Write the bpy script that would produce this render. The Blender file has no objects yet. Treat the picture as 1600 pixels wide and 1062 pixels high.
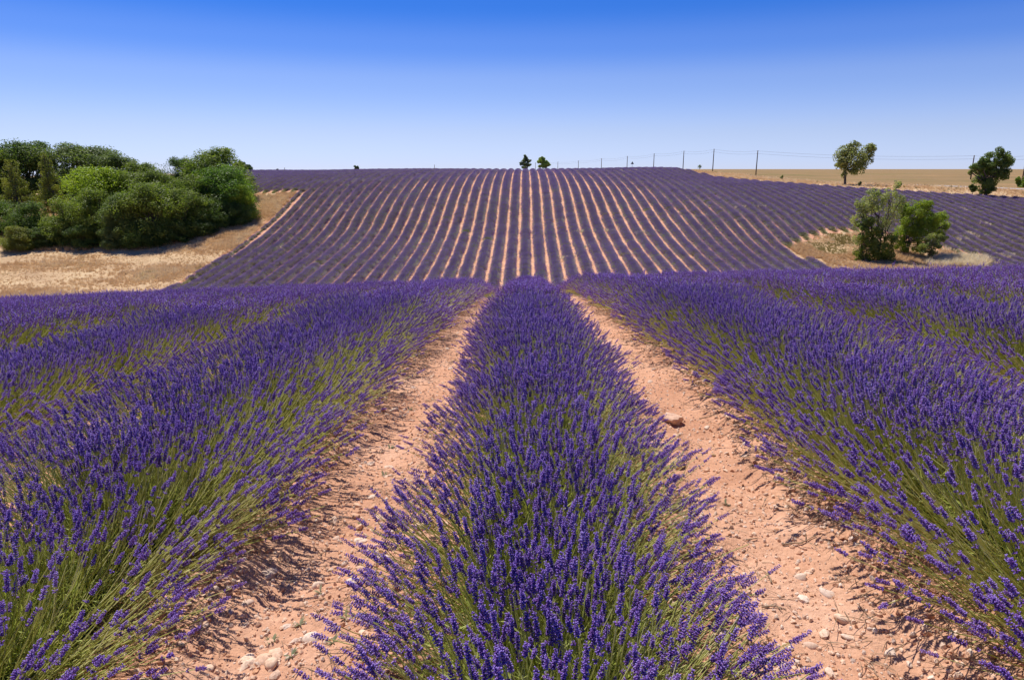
import bpy, math, random
import numpy as np
from mathutils import Vector, Matrix, noise

R = math.radians
rng = np.random.default_rng(7)
random.seed(7)
scene = bpy.context.scene
COL = scene.collection

# ------------------------------------------------------------------ camera
EYE = 1.66
PITCH, YAW = R(14.05), R(1.07)
F = 24.0 / 36.0 * 1600.0
cam_d = bpy.data.cameras.new('camera')
cam = bpy.data.objects.new('camera', cam_d)
COL.objects.link(cam)
cam.location = (0.0, 0.0, EYE)
cam.rotation_euler = (R(90) - PITCH, 0, YAW)
cam_d.lens = 24.0
cam_d.sensor_width = 36.0
cam_d.clip_start = 0.05
cam_d.clip_end = 20000
scene.camera = cam

# ------------------------------------------------------------------ world, sun, exposure
SUN_EL, SUN_AZ = R(65), R(-38)          # azimuth measured from +Y, negative = to the left
world = bpy.data.worlds.new('World')
scene.world = world
world.use_nodes = True
wn, wl = world.node_tree.nodes, world.node_tree.links
wn.clear()
w_out = wn.new('ShaderNodeOutputWorld')
w_bg = wn.new('ShaderNodeBackground')
w_sky = wn.new('ShaderNodeTexSky')
w_sky.sky_type = 'NISHITA'
w_sky.sun_disc = False
w_sky.sun_elevation = SUN_EL
w_sky.sun_rotation = SUN_AZ
w_sky.altitude = 600
w_sky.air_density = 1.0
w_sky.dust_density = 0.0
w_sky.ozone_density = 3.0
w_tc = wn.new('ShaderNodeTexCoord')
w_sep = wn.new('ShaderNodeSeparateXYZ')
w_ramp = wn.new('ShaderNodeValToRGB')
w_mul = wn.new('ShaderNodeMix')
w_mul.data_type = 'RGBA'
w_mul.blend_type = 'MULTIPLY'
w_mul.inputs[0].default_value = 1.0
wl.new(w_tc.outputs['Generated'], w_sep.inputs[0])
wl.new(w_sep.outputs['Z'], w_ramp.inputs[0])
SKY_STOPS = [(0.0, (0.57, 0.68, 1.22)), (0.055, (0.66, 0.67, 1.0)), (0.115, (0.57, 0.62, 0.97)),
             (0.16, (0.34, 0.50, 0.97)), (0.21, (0.15, 0.40, 0.94)), (0.30, (0.08, 0.34, 0.88))]
cr = w_ramp.color_ramp
cr.interpolation = 'EASE'
while len(cr.elements) < len(SKY_STOPS):
    cr.elements.new(0.5)
for e, (p, c) in zip(cr.elements, SKY_STOPS):
    e.position = p
    e.color = (*c, 1)
wl.new(w_sky.outputs[0], w_mul.inputs[6])
wl.new(w_ramp.outputs[0], w_mul.inputs[7])
wl.new(w_mul.outputs[2], w_bg.inputs[0])
w_bg.inputs[1].default_value = 0.10
wl.new(w_bg.outputs[0], w_out.inputs[0])

sun_d = bpy.data.lights.new('sun', 'SUN')
sun = bpy.data.objects.new('sun', sun_d)
COL.objects.link(sun)
sun_d.energy = 4.2
sun_d.angle = R(0.5)
sun_d.color = (1.0, 0.95, 0.88)
sdir = Vector((math.sin(SUN_AZ) * math.cos(SUN_EL), math.cos(SUN_AZ) * math.cos(SUN_EL), math.sin(SUN_EL)))
sun.rotation_euler = sdir.to_track_quat('Z', 'Y').to_euler()

scene.view_settings.view_transform = 'Standard'
scene.view_settings.look = 'None'
scene.view_settings.exposure = 0.35
scene.view_settings.gamma = 1.0
scene.view_settings.use_curve_mapping = False
scene.cycles.max_bounces = 6
scene.cycles.diffuse_bounces = 3
scene.cycles.transmission_bounces = 4
scene.cycles.transparent_max_bounces = 4
scene.cycles.use_denoising = True

# ------------------------------------------------------------------ geometry of the view, used to place the land
CR = np.array(cam.rotation_euler.to_matrix())


def at(u, v, d):
    """world point on the sight line of photo pixel (u, v) at depth d"""
    c = np.array([(u - 800.0) / F, -(v - 531.0) / F, -1.0]) * d
    return CR @ c + np.array([0, 0, EYE])


def project(x, y, z):
    p = np.stack([x, y, z - EYE], -1) @ CR
    d = -p[..., 2]
    return 800 + F * p[..., 0] / d, 531 - F * p[..., 1] / d, d


# ------------------------------------------------------------------ terrain: thin plate spline through surveyed points
SP = 1.92          # row spacing
OFF = 0.05 * SP    # centre of row 0
ctl = []


def cz(x, y, z):
    ctl.append((x, y, z + EYE))


def cp(u, v, d):
    ctl.append(tuple(at(u, v, d)))


for x in (-22, 0, 22):
    t = (0.018 if x > 0 else 0.043) * x
    for y, z in ((-12, -1.60), (-3, -1.62), (1.94, -1.65), (4.2, -1.69), (6.3, -1.87), (7.75, -2.04), (9.8, -2.26), (12.6, -2.67), (15.5, -3.06), (18.5, -3.45), (22, -4.12), (27, -5.15)):
        cz(x, y, z + t)
for x, t in ((-22, -0.9), (0, 0), (22, 0.5)):
    for y, z in ((40, -8.2), (55, -11.4), (66, -13.1), (73, -13.6)):
        cz(x, y, z + t)
for x, t in ((-55, -1.9), (60, 1.0)):
    for y, z in ((0, -1.6), (17, -3.1), (40, -8.0), (60, -12.6)):
        cz(x, y, z + t)
cp(820, 448, 80.5); cp(820, 427, 86.0); cp(822, 390, 98.5); cp(826, 355, 111.4); cp(826, 340, 116.0); cp(826, 303, 129.5)
cp(826, 282, 144.5); cp(827, 270, 165); cz(0, 178, -0.75); cz(0, 190, -0.55); cz(0, 205, -1.2); cz(0, 240, -3.0); cz(0, 330, -5)
cp(425, 340, 121.7); cp(407, 355, 116.4); cp(285, 440, 90.0); cp(460, 303, 133.5); cp(434, 422, 92.7)
cp(569, 340, 118.2); cp(620, 435, 86.6); cp(577, 355, 115)
cp(100, 455, 88); cp(100, 395, 106); cp(150, 388, 108); cp(380, 347, 119); cp(20, 325, 131); cp(0, 300, 150)
cp(390, 273, 180); cp(0, 277, 190); cp(600, 268, 180); cz(-75, 200, -0.9); cz(-75, 240, -3); cz(-120, 240, -2.5)
cp(1083, 340, 113.4); cp(1158, 340, 111.5); cp(1315, 366, 105); cp(1237, 387, 99); cp(1550, 403, 98); cp(930, 424, 84.5)
cp(1004, 421, 84); cp(1370, 412, 92); cp(1500, 333, 120); cp(1550, 363, 109)
cp(1119, 278.5, 165); cp(1200, 286, 155); cp(1319, 294.5, 144); cp(1460, 302, 138); cp(1600, 311, 132.5); cp(1050, 266, 180); cp(950, 266.5, 182)
cp(1300, 285, 175); cp(1500, 292, 158); cp(1600, 296, 152); cp(1125, 271.6, 195); cp(1181, 274, 228); cp(1113, 268.0, 255)
cp(1590, 284, 182); cp(1594, 270, 330); cp(1250, 268.5, 330)
cz(150, 100, -7.6); cz(150, 30, -1.0); cz(-130, 100, -13); cz(-130, 30, -6)
C = np.array(ctl)


def tpsk(r2):
    return 0.5 * r2 * np.log(r2 + 1e-9)


def solve():
    n = len(C)
    s = 50.0
    P = C[:, :2] / s
    K = tpsk(((P[:, None] - P[None]) ** 2).sum(-1)) + np.eye(n) * 1e-3
    A = np.zeros((n + 3, n + 3))
    A[:n, :n] = K
    A[:n, n] = 1
    A[:n, n + 1:] = P
    A[n, :n] = 1
    A[n + 1:, :n] = P.T
    b = np.zeros(n + 3)
    b[:n] = C[:, 2]
    w = np.linalg.solve(A, b)
    return P, w, s


_P, _w, _s = solve()


def terrain(x, y):
    x = np.asarray(x, float)
    y = np.asarray(y, float)
    shp = np.broadcast(x, y).shape
    x = np.broadcast_to(x, shp).ravel()
    y = np.broadcast_to(y, shp).ravel()
    out = np.empty(len(x))
    for i in range(0, len(x), 20000):
        X = np.clip(x[i:i + 20000], -190, 240) / _s
        Y = np.clip(y[i:i + 20000], -20, 340) / _s
        r2 = (X[:, None] - _P[None, :, 0]) ** 2 + (Y[:, None] - _P[None, :, 1]) ** 2
        out[i:i + 20000] = tpsk(r2) @ _w[:-3] + _w[-3] + _w[-2] * X + _w[-1] * Y
    far = np.hypot(x, y - 60)
    k = np.clip((far - 200) / 220, 0, 1)
    k = k * k * (3 - 2 * k)
    az = np.degrees(np.arctan2(x, np.maximum(y, 1.0)))
    q = np.clip((az - 8.5) / 3.0, 0, 1)
    q = q * q * (3 - 2 * q)
    q = np.where(y < 0, 0, q)
    goal = EYE - 2.0 * q - (1 - q) * (8 + 0.03 * np.maximum(far - 150, 0))
    return (out * (1 - k) + goal * k).reshape(shp)


class HField:
    """quick bilinear lookup of the terrain"""
    def __init__(self, x0, x1, y0, y1, st):
        self.x0, self.y0, self.st = x0, y0, st
        self.xs = np.arange(x0, x1 + st, st)
        self.ys = np.arange(y0, y1 + st, st)
        self.h = terrain(self.xs[:, None], self.ys[None, :])

    def __call__(self, x, y):
        fx = np.clip((np.asarray(x, float) - self.x0) / self.st, 0, len(self.xs) - 1.001)
        fy = np.clip((np.asarray(y, float) - self.y0) / self.st, 0, len(self.ys) - 1.001)
        i, j = fx.astype(int), fy.astype(int)
        a, b = fx - i, fy - j
        h = self.h
        return (h[i, j] * (1 - a) * (1 - b) + h[i + 1, j] * a * (1 - b) + h[i, j + 1] * (1 - a) * b + h[i + 1, j + 1] * a * b)


T = HField(-150, 190, -6, 330, 1.0)


# ------------------------------------------------------------------ field outline
def y_end_right(x):
    """far end of the rows on the right: against the grassy bank"""
    x = np.asarray(x, float)
    k = np.maximum((x - 46.2) / 1.92, -8)
    d = (46.2 + 1.92 * k) / (0.28 + 0.01706 * k)
    return np.where(x < 32, 215.0, np.minimum(215, d * 1.03 + np.clip(46 - x, 0, 20) * 2.2))


PATCH = np.array([at(*q)[:2] for q in ((1236, 386, 98.5), (1262, 374, 102), (1290, 366, 105.5), (1340, 363, 106.5), (1400, 366, 106),
                                       (1450, 384, 102), (1500, 396, 99.5), (1540, 404, 97.5), (1545, 420, 90), (1480, 430, 84),
                                       (1380, 425, 84), (1290, 415, 89), (1255, 400, 94))])


def in_poly(px, py, poly):
    inside = np.zeros(np.broadcast(px, py).shape, bool)
    n = len(poly)
    for i in range(n):
        x1, y1 = poly[i]
        x2, y2 = poly[(i + 1) % n]
        c = ((y1 > py) != (y2 > py)) & (px < (x2 - x1) * (py - y1) / (y2 - y1 + 1e-12) + x1)
        inside ^= c
    return inside


XL = -23.5 * SP + OFF
Y_CORNER = at(456, 303, 135)[1]


def in_field(x, y):
    x = np.asarray(x, float)
    y = np.asarray(y, float)
    ok = (y > -4) & (y < y_end_right(x)) & (x < 108)
    ok &= (x > XL) | ((y > Y_CORNER) & (x > -95))
    ok &= ~in_poly(x, y, PATCH)
    return ok


# ------------------------------------------------------------------ helpers: objects
def tag(o, label=None, cat=None, group=None, kind=None):
    if label: o['label'] = label
    if cat: o['category'] = cat
    if group: o['group'] = group
    if kind: o['kind'] = kind
    return o


def mesh_np(name, V, Fc, mats, midx=None, smooth=False):
    """V (n,3); Fc list of (m,k) int arrays with equal k, or one array"""
    me = bpy.data.meshes.new(name)
    if not isinstance(Fc, list):
        Fc = [Fc]
    Fc = [np.asarray(f) for f in Fc if len(f)]
    V = np.asarray(V, float)
    me.vertices.add(len(V))
    me.vertices.foreach_set('co', V.ravel())
    nl = sum(f.size for f in Fc)
    nf = sum(len(f) for f in Fc)
    me.loops.add(nl)
    me.loops.foreach_set('vertex_index', np.concatenate([f.ravel() for f in Fc]).astype(np.int32))
    me.polygons.add(nf)
    tot = np.concatenate([np.full(len(f), f.shape[1]) for f in Fc])
    st = np.concatenate([[0], np.cumsum(tot)[:-1]])
    me.polygons.foreach_set('loop_start', st.astype(np.int32))
    if smooth:
        me.polygons.foreach_set('use_smooth', np.ones(nf, bool))
    for m in (mats if isinstance(mats, (list, tuple)) else [mats]):
        me.materials.append(m)
    if midx is not None:
        me.polygons.foreach_set('material_index', np.asarray(midx, np.int32))
    me.update(calc_edges=True)
    me.validate()
    return me


def link(name, me, parent=None, loc=None):
    o = bpy.data.objects.new(name, me)
    COL.objects.link(o)
    if parent is not None:
        o.parent = parent
    if loc is not None:
        o.location = loc
    return o


def empty(name, loc=(0, 0, 0)):
    return link(name, None, None, loc)


class MB:
    """collects pieces into one mesh"""
    def __init__(self):
        self.v, self.t, self.q, self.mt, self.mq, self.n = [], [], [], [], [], 0

    def add(self, V, tris=None, quads=None, m=0):
        V = np.asarray(V, float)
        self.v.append(V)
        if tris is not None and len(tris):
            self.t.append(np.asarray(tris) + self.n); self.mt.append(np.full(len(tris), m))
        if quads is not None and len(quads):
            self.q.append(np.asarray(quads) + self.n); self.mq.append(np.full(len(quads), m))
        self.n += len(V)

    def tube(self, pts, rad, seg=6, m=0, cap=True):
        pts = np.asarray(pts, float)
        n = len(pts)
        rad = np.broadcast_to(np.asarray(rad, float), (n,))
        tan = np.gradient(pts, axis=0)
        tan /= np.linalg.norm(tan, axis=1)[:, None] + 1e-12
        ref = np.array([0.0, 0, 1]) if abs(tan[0, 2]) < 0.9 else np.array([1.0, 0, 0])
        a = np.cross(tan, ref); a /= np.linalg.norm(a, axis=1)[:, None] + 1e-12
        b = np.cross(tan, a)
        th = np.arange(seg) * 2 * math.pi / seg
        V = (pts[:, None] + rad[:, None, None] * (np.cos(th)[None, :, None] * a[:, None] + np.sin(th)[None, :, None] * b[:, None])).reshape(-1, 3)
        i = np.arange(n - 1)[:, None] * seg
        j = np.arange(seg)[None]
        jn = (j + 1) % seg
        q = np.stack([i + j, i + jn, i + seg + jn, i + seg + j], -1).reshape(-1, 4)
        tr = []
        if cap:
            V = np.vstack([V, pts[:1], pts[-1:]])
            k = n * seg
            tr = [(k, (x + 1) % seg, x) for x in range(seg)] + [(k + 1, (n - 1) * seg + x, (n - 1) * seg + (x + 1) % seg) for x in range(seg)]
        self.add(V, tr, q, m)

    def mesh(self, name, mats, smooth=False):
        V = np.vstack(self.v)
        fs, ms = [], []
        if self.t: fs.append(np.vstack(self.t)); ms.append(np.concatenate(self.mt))
        if self.q: fs.append(np.vstack(self.q)); ms.append(np.concatenate(self.mq))
        return mesh_np(name, V, fs, mats, np.concatenate(ms), smooth)


# ------------------------------------------------------------------ helpers: materials
def mat_base(name, rough=0.8, spec=0.2):
    m = bpy.data.materials.new(name)
    m.use_nodes = True
    nt = m.node_tree
    b = nt.nodes['Principled BSDF']
    b.inputs['Roughness'].default_value = rough
    b.inputs['Specular IOR Level'].default_value = spec
    return m, nt, b


def ramp(nt, fac, stops, interp='LINEAR'):
    n = nt.nodes.new('ShaderNodeValToRGB')
    c = n.color_ramp
    c.interpolation = interp
    while len(c.elements) < len(stops):
        c.elements.new(0.5)
    for e, (p, col) in zip(c.elements, stops):
        e.position = p
        e.color = (*col, 1)
    nt.links.new(fac, n.inputs[0])
    return n.outputs[0]


def nz(nt, vec, scale, detail=3, rough=0.6):
    n = nt.nodes.new('ShaderNodeTexNoise')
    n.inputs['Scale'].default_value = scale
    n.inputs['Detail'].default_value = detail
    n.inputs['Roughness'].default_value = rough
    if vec is not None:
        nt.links.new(vec, n.inputs['Vector'])
    return n.outputs[0]


def mixc(nt, f, a, b, mode='MIX'):
    n = nt.nodes.new('ShaderNodeMix')
    n.data_type = 'RGBA'
    n.blend_type = mode
    for s, i in ((f, 0), (a, 6), (b, 7)):
        if isinstance(s, (int, float)):
            n.inputs[i].default_value = s
        elif isinstance(s, tuple):
            n.inputs[i].default_value = (*s, 1)
        else:
            nt.links.new(s, n.inputs[i])
    return n.outputs[2]


def foliage_mat(name, stops, rough=0.6, trans=0.3, obj_color=False, spec=0.3, pos_scale=None, sat_trans=(1.0, 1.0, 1.0), pos_mix=0.5):
    """thin plant matter: per-copy random tone, optional blotches by place, some light shines through"""
    m, nt, b = mat_base(name, rough, spec)
    oi = nt.nodes.new('ShaderNodeObjectInfo')
    fac = oi.outputs['Random']
    if pos_scale:
        g = nt.nodes.new('ShaderNodeNewGeometry')
        f2 = nz(nt, g.outputs['Position'], pos_scale, 2)
        mr = nt.nodes.new('ShaderNodeMapRange')
        mr.inputs['From Min'].default_value = 0.3
        mr.inputs['From Max'].default_value = 0.7
        nt.links.new(f2, mr.inputs['Value'])
        mm = nt.nodes.new('ShaderNodeMix')
        mm.inputs[0].default_value = pos_mix
        nt.links.new(fac, mm.inputs[2])
        nt.links.new(mr.outputs[0], mm.inputs[3])
        fac = mm.outputs[0]
    col = ramp(nt, fac, stops)
    if obj_color:
        col = mixc(nt, 1.0, col, oi.outputs['Color'], 'MULTIPLY')
    nt.links.new(col, b.inputs['Base Color'])
    tr = nt.nodes.new('ShaderNodeBsdfTranslucent')
    tc = mixc(nt, 1.0, col, sat_trans, 'MULTIPLY')
    nt.links.new(tc, tr.inputs['Color'])
    mx = nt.nodes.new('ShaderNodeMixShader')
    mx.inputs[0].default_value = trans
    nt.links.new(b.outputs[0], mx.inputs[1])
    nt.links.new(tr.outputs[0], mx.inputs[2])
    nt.links.new(mx.outputs[0], nt.nodes['Material Output'].inputs['Surface'])
    return m


def ground_mat(name, stops, scale, stops2=None, scale2=30, bump=0.3, bscale=25, bdist=0.03, rough=0.95):
    m, nt, b = mat_base(name, rough, 0.1)
    g = nt.nodes.new('ShaderNodeNewGeometry')
    f = nz(nt, g.outputs['Position'], scale, 5, 0.62)
    col = ramp(nt, f, stops)
    if stops2:
        f2 = nz(nt, g.outputs['Position'], scale2, 4, 0.7)
        c2 = ramp(nt, f2, stops2)
        col = mixc(nt, 1.0, col, c2, 'MULTIPLY')
    nt.links.new(col, b.inputs['Base Color'])
    bp = nt.nodes.new('ShaderNodeBump')
    bp.inputs['Strength'].default_value = bump
    bp.inputs['Distance'].default_value = bdist
    nt.links.new(nz(nt, g.outputs['Position'], bscale, 6, 0.7), bp.inputs['Height'])
    nt.links.new(bp.outputs[0], b.inputs['Normal'])
    return m


M_soil = ground_mat('soil', [(0.30, (0.54, 0.27, 0.16)), (0.52, (0.69, 0.38, 0.235)), (0.72, (0.80, 0.49, 0.33))], 1.4,
                    [(0.3, (0.78, 0.74, 0.72)), (0.55, (1, 1, 1)), (0.75, (1.15, 1.15, 1.15))], 38, 0.8, 34, 0.025)
M_drysoil = ground_mat('meadow_soil', [(0.3, (0.44, 0.29, 0.165)), (0.5, (0.56, 0.385, 0.22)), (0.7, (0.66, 0.49, 0.29))], 0.25,
                       [(0.3, (0.8, 0.8, 0.75)), (0.7, (1.1, 1.1, 1.1))], 2.5, 0.6, 4, 0.1)
M_wheat = ground_mat('ripe_wheat', [(0.3, (0.25, 0.17, 0.08)), (0.5, (0.31, 0.20, 0.10)), (0.7, (0.22, 0.175, 0.07))], 0.03,
                     [(0.3, (0.85, 0.88, 0.8)), (0.7, (1.1, 1.08, 1.05))], 0.8, 0.6, 3, 0.2)
nt = M_wheat.node_tree
g_ = nt.nodes.new('ShaderNodeNewGeometry')
mp_ = nt.nodes.new('ShaderNodeMapping')
mp_.inputs['Rotation'].default_value = (0, 0, 0.5)
mp_.inputs['Scale'].default_value = (0.02, 0.35, 1)
nt.links.new(g_.outputs['Position'], mp_.inputs['Vector'])
c_ = ramp(nt, nz(nt, mp_.outputs[0], 1.0, 5, 0.65), [(0.3, (0.72, 0.80, 0.70)), (0.5, (1, 1, 1)), (0.68, (1.25, 1.18, 1.1))])
b_ = nt.nodes['Principled BSDF']
old = b_.inputs['Base Color'].links[0].from_socket
nt.links.new(mixc(nt, 1.0, old, c_, 'MULTIPLY'), b_.inputs['Base Color'])
M_road = ground_mat('pale_gravel', [(0.3, (0.46, 0.42, 0.40)), (0.7, (0.58, 0.53, 0.50))], 0.8, None, 30, 0.2, 10)
M_stone, nt, b = mat_base('limestone', 0.85, 0.2)
oi = nt.nodes.new('ShaderNodeObjectInfo')
tcn = nt.nodes.new('ShaderNodeTexCoord')
c1 = ramp(nt, oi.outputs['Random'], [(0.0, (0.76, 0.50, 0.34)), (0.3, (0.82, 0.62, 0.46)), (0.55, (0.68, 0.54, 0.44)), (0.75, (0.66, 0.36, 0.20)), (1.0, (0.84, 0.72, 0.60))])
c2 = ramp(nt, nz(nt, tcn.outputs['Object'], 3, 5), [(0.3, (0.75, 0.7, 0.66)), (0.65, (1.08, 1.06, 1.05))])
nt.links.new(mixc(nt, 1.0, c1, c2, 'MULTIPLY'), b.inputs['Base Color'])
M_rockbrown = ground_mat('brown_stone', [(0.3, (0.34, 0.19, 0.08)), (0.7, (0.6, 0.42, 0.26))], 25, None, 3, 0.5, 60, 0.01)
M_rockpale = ground_mat('pale_rock', [(0.3, (0.6, 0.37, 0.25)), (0.7, (0.72, 0.48, 0.34))], 12, None, 3, 0.6, 40, 0.01)

M_stem = foliage_mat('lavender_stem', [(0.0, (0.40, 0.43, 0.08)), (0.4, (0.60, 0.61, 0.18)), (0.75, (0.76, 0.73, 0.36)), (1.0, (0.84, 0.78, 0.50))], 0.45, 0.45, pos_scale=1.3, pos_mix=0.4)
M_leaf = foliage_mat('lavender_leaf', [(0.0, (0.30, 0.37, 0.05)), (0.5, (0.44, 0.50, 0.09)), (1.0, (0.60, 0.62, 0.22))], 0.6, 0.45, pos_scale=1.0, pos_mix=0.4)
M_calyx = foliage_mat('lavender_calyx', [(0.0, (0.14, 0.048, 0.27)), (0.5, (0.225, 0.088, 0.39)), (1.0, (0.36, 0.19, 0.50))], 0.6, 0.2, pos_scale=1.6)
M_petal = foliage_mat('lavender_petal', [(0.0, (0.33, 0.19, 0.68)), (0.6, (0.46, 0.30, 0.80)), (1.0, (0.64, 0.50, 0.88))], 0.5, 0.3, pos_scale=1.6)
M_far = foliage_mat('far_lavender_flower', [(0.0, (0.25, 0.135, 0.44)), (0.5, (0.32, 0.185, 0.54)), (1.0, (0.41, 0.28, 0.60))], 0.7, 0.2, pos_scale=0.12)
M_fargreen = foliage_mat('far_lavender_stem', [(0.0, (0.32, 0.31, 0.14)), (0.6, (0.42, 0.39, 0.20)), (1.0, (0.34, 0.45, 0.11))], 0.7, 0.2, pos_scale=0.3)
M_core = ground_mat('lavender_dark_core', [(0.3, (0.05, 0.07, 0.02)), (0.7, (0.10, 0.12, 0.035))], 6, None, 3, 0.8, 30, 0.03)  # dark green of the added inner mound that stops light between stems
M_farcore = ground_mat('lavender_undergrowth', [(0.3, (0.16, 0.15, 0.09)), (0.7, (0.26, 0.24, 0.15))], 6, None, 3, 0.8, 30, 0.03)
M_dry = foliage_mat('dry_grass', [(0.0, (0.58, 0.38, 0.19)), (0.5, (0.74, 0.53, 0.29)), (0.85, (0.82, 0.66, 0.42)), (1.0, (0.45, 0.38, 0.15))], 0.7, 0.3, pos_scale=0.12, pos_mix=0.6)
M_drygreen = foliage_mat('greenish_grass', [(0.0, (0.22, 0.20, 0.06)), (0.6, (0.34, 0.27, 0.09)), (1.0, (0.5, 0.38, 0.17))], 0.7, 0.3, pos_scale=0.2)
M_pale = foliage_mat('bleached_grass', [(0.0, (0.76, 0.62, 0.38)), (1.0, (0.86, 0.76, 0.54))], 0.7, 0.3)
M_weed = foliage_mat('weed_leaf', [(0.0, (0.22, 0.24, 0.12)), (1.0, (0.34, 0.33, 0.19))], 0.6, 0.25)
M_tleaf = foliage_mat('tree_leaf', [(0.0, (0.85, 0.92, 0.8)), (0.5, (1.3, 1.3, 1.3)), (1.0, (1.9, 1.75, 1.4))], 0.55, 0.42, obj_color=True, pos_scale=0.55, pos_mix=0.85, sat_trans=(1.3, 1.5, 0.6))
M_bark = ground_mat('bark', [(0.3, (0.07, 0.055, 0.042)), (0.7, (0.17, 0.14, 0.11))], 3, None, 3, 0.8, 14, 0.04)
M_pole = ground_mat('weathered_pole', [(0.3, (0.10, 0.075, 0.055)), (0.7, (0.17, 0.13, 0.10))], 2, None, 3, 0.4, 14, 0.02)
M_wire = ground_mat('wire_metal', [(0.3, (0.16, 0.17, 0.2)), (0.7, (0.2, 0.21, 0.24))], 2, None, 3, 0.1, 14, 0.002)
M_sign = ground_mat('sign_back', [(0.3, (0.10, 0.11, 0.13)), (0.7, (0.14, 0.15, 0.17))], 2, None, 3, 0.1, 14, 0.002)
M_twig = ground_mat('dead_twig', [(0.3, (0.22, 0.14, 0.09)), (0.7, (0.42, 0.31, 0.21))], 30, None, 3, 0.3, 60, 0.003)


# ------------------------------------------------------------------ scattering of uncountable growth over points
def euler_from_axes(X, Y, Z):
    ey = -np.arcsin(np.clip(X[:, 2], -1, 1))
    ex = np.arctan2(Y[:, 2], Z[:, 2])
    ez = np.arctan2(X[:, 1], X[:, 0])
    return np.stack([ex, ey, ez], -1)


_groups = {}


def proto_collection(name, meshes):
    c = bpy.data.collections.new(name)
    for i, me in enumerate(meshes):
        o = bpy.data.objects.new('%s_%02d' % (name, i), me)
        c.objects.link(o)
    g = bpy.data.node_groups.new(name + '_scatter', 'GeometryNodeTree')
    g.interface.new_socket('Geometry', in_out='INPUT', socket_type='NodeSocketGeometry')
    g.interface.new_socket('Geometry', in_out='OUTPUT', socket_type='NodeSocketGeometry')
    n, l = g.nodes, g.links
    gi, go = n.new('NodeGroupInput'), n.new('NodeGroupOutput')
    ip = n.new('GeometryNodeInstanceOnPoints')
    ci = n.new('GeometryNodeCollectionInfo')
    ci.inputs['Collection'].default_value = c
    ci.inputs['Separate Children'].default_value = True
    ci.inputs['Reset Children'].default_value = True
    ip.inputs['Pick Instance'].default_value = True

    def attr(nm, ty):
        a = n.new('GeometryNodeInputNamedAttribute')
        a.data_type = ty
        a.inputs['Name'].default_value = nm
        return a.outputs[0]
    l.new(gi.outputs[0], ip.inputs['Points'])
    l.new(ci.outputs[0], ip.inputs['Instance'])
    l.new(attr('pick', 'INT'), ip.inputs['Instance Index'])
    l.new(attr('rot', 'FLOAT_VECTOR'), ip.inputs['Rotation'])
    l.new(attr('scl', 'FLOAT_VECTOR'), ip.inputs['Scale'])
    l.new(ip.outputs[0], go.inputs[0])
    _groups[name] = (g, len(meshes))
    return name


def scatter(name, proto, P, rot, scl, parent=None, pick=None, kind='stuff'):
    g, k = _groups[proto]
    N = len(P)
    me = bpy.data.meshes.new(name)
    me.vertices.add(N)
    me.vertices.foreach_set('co', np.asarray(P, float).ravel())
    if pick is None:
        pick = rng.integers(0, k, N)
    a = me.attributes.new('pick', 'INT', 'POINT')
    a.data.foreach_set('value', np.asarray(pick, np.int32))
    a = me.attributes.new('rot', 'FLOAT_VECTOR', 'POINT')
    a.data.foreach_set('vector', np.asarray(rot, float).ravel())
    scl = np.asarray(scl, float)
    if scl.ndim == 1:
        scl = np.repeat(scl[:, None], 3, 1)
    a = me.attributes.new('scl', 'FLOAT_VECTOR', 'POINT')
    a.data.foreach_set('vector', scl.ravel())
    o = link(name, me, parent)
    md = o.modifiers.new('scatter', 'NODES')
    md.node_group = g
    if kind:
        o['kind'] = kind
    return o


# ------------------------------------------------------------------ ground
def graded(lo, hi, c0, c1, st, grow=1.06, mx=40):
    a = list(np.arange(c0, c1 + 1e-6, st))
    s = st
    while a[-1] < hi:
        s = min(s * grow, mx if a[-1] > 230 else 1.6)
        a.append(a[-1] + s)
    s = st
    b = [c0]
    while b[-1] > lo:
        s = min(s * grow, mx if b[-1] < -170 else 1.6)
        b.append(b[-1] - s)
    return np.array(sorted(set(b[1:] + a)))


xs = graded(-4000, 4000, -2.6, 2.9, 0.045, 1.06, 160)
ys = graded(-300, 6000, 1.2, 7.5, 0.045, 1.05, 160)
GX, GY = np.meshgrid(xs, ys, indexing='ij')
GZ = terrain(GX, GY)


def vnoise(x, y, f, seed):
    """smooth value noise, vectorised"""
    r = np.random.default_rng(seed)
    tab = r.random((256, 256))
    X, Y = x * f, y * f
    i, j = np.floor(X).astype(int), np.floor(Y).astype(int)
    a, b = X - i, Y - j
    a, b = a * a * (3 - 2 * a), b * b * (3 - 2 * b)
    g = lambda p, q: tab[p % 256, q % 256]
    return g(i, j) * (1 - a) * (1 - b) + g(i + 1, j) * a * (1 - b) + g(i, j + 1) * (1 - a) * b + g(i + 1, j + 1) * a * b - 0.5


near = np.clip(1 - (np.hypot(GX, GY) - 22) / 20, 0, 1)
rowph = (GX - OFF) / SP
dcen = np.abs(rowph - np.round(rowph)) * SP
ridge = np.clip((0.96 - dcen) / 0.5, 0, 1)        # 0 in the path's middle, 1 near the plants
GZ = GZ + near * (0.05 * (ridge * ridge * (3 - 2 * ridge)) + vnoise(GX, GY, 1.7, 1) * 0.05 + vnoise(GX, GY, 5, 2) * 0.035
                  + vnoise(GX, GY, 13, 3) * (0.014 + 0.03 * (ridge > 0.2)))
nx, ny = len(xs), len(ys)
ii, jj = np.meshgrid(np.arange(nx - 1), np.arange(ny - 1), indexing='ij')
quads = np.stack([ii * ny + jj, (ii + 1) * ny + jj, (ii + 1) * ny + jj + 1, ii * ny + jj + 1], -1).reshape(-1, 4)
cx = ((xs[:-1] + xs[1:]) / 2)[:, None] * np.ones(ny - 1)[None]
cy = np.ones(nx - 1)[:, None] * ((ys[:-1] + ys[1:]) / 2)[None]
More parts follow.
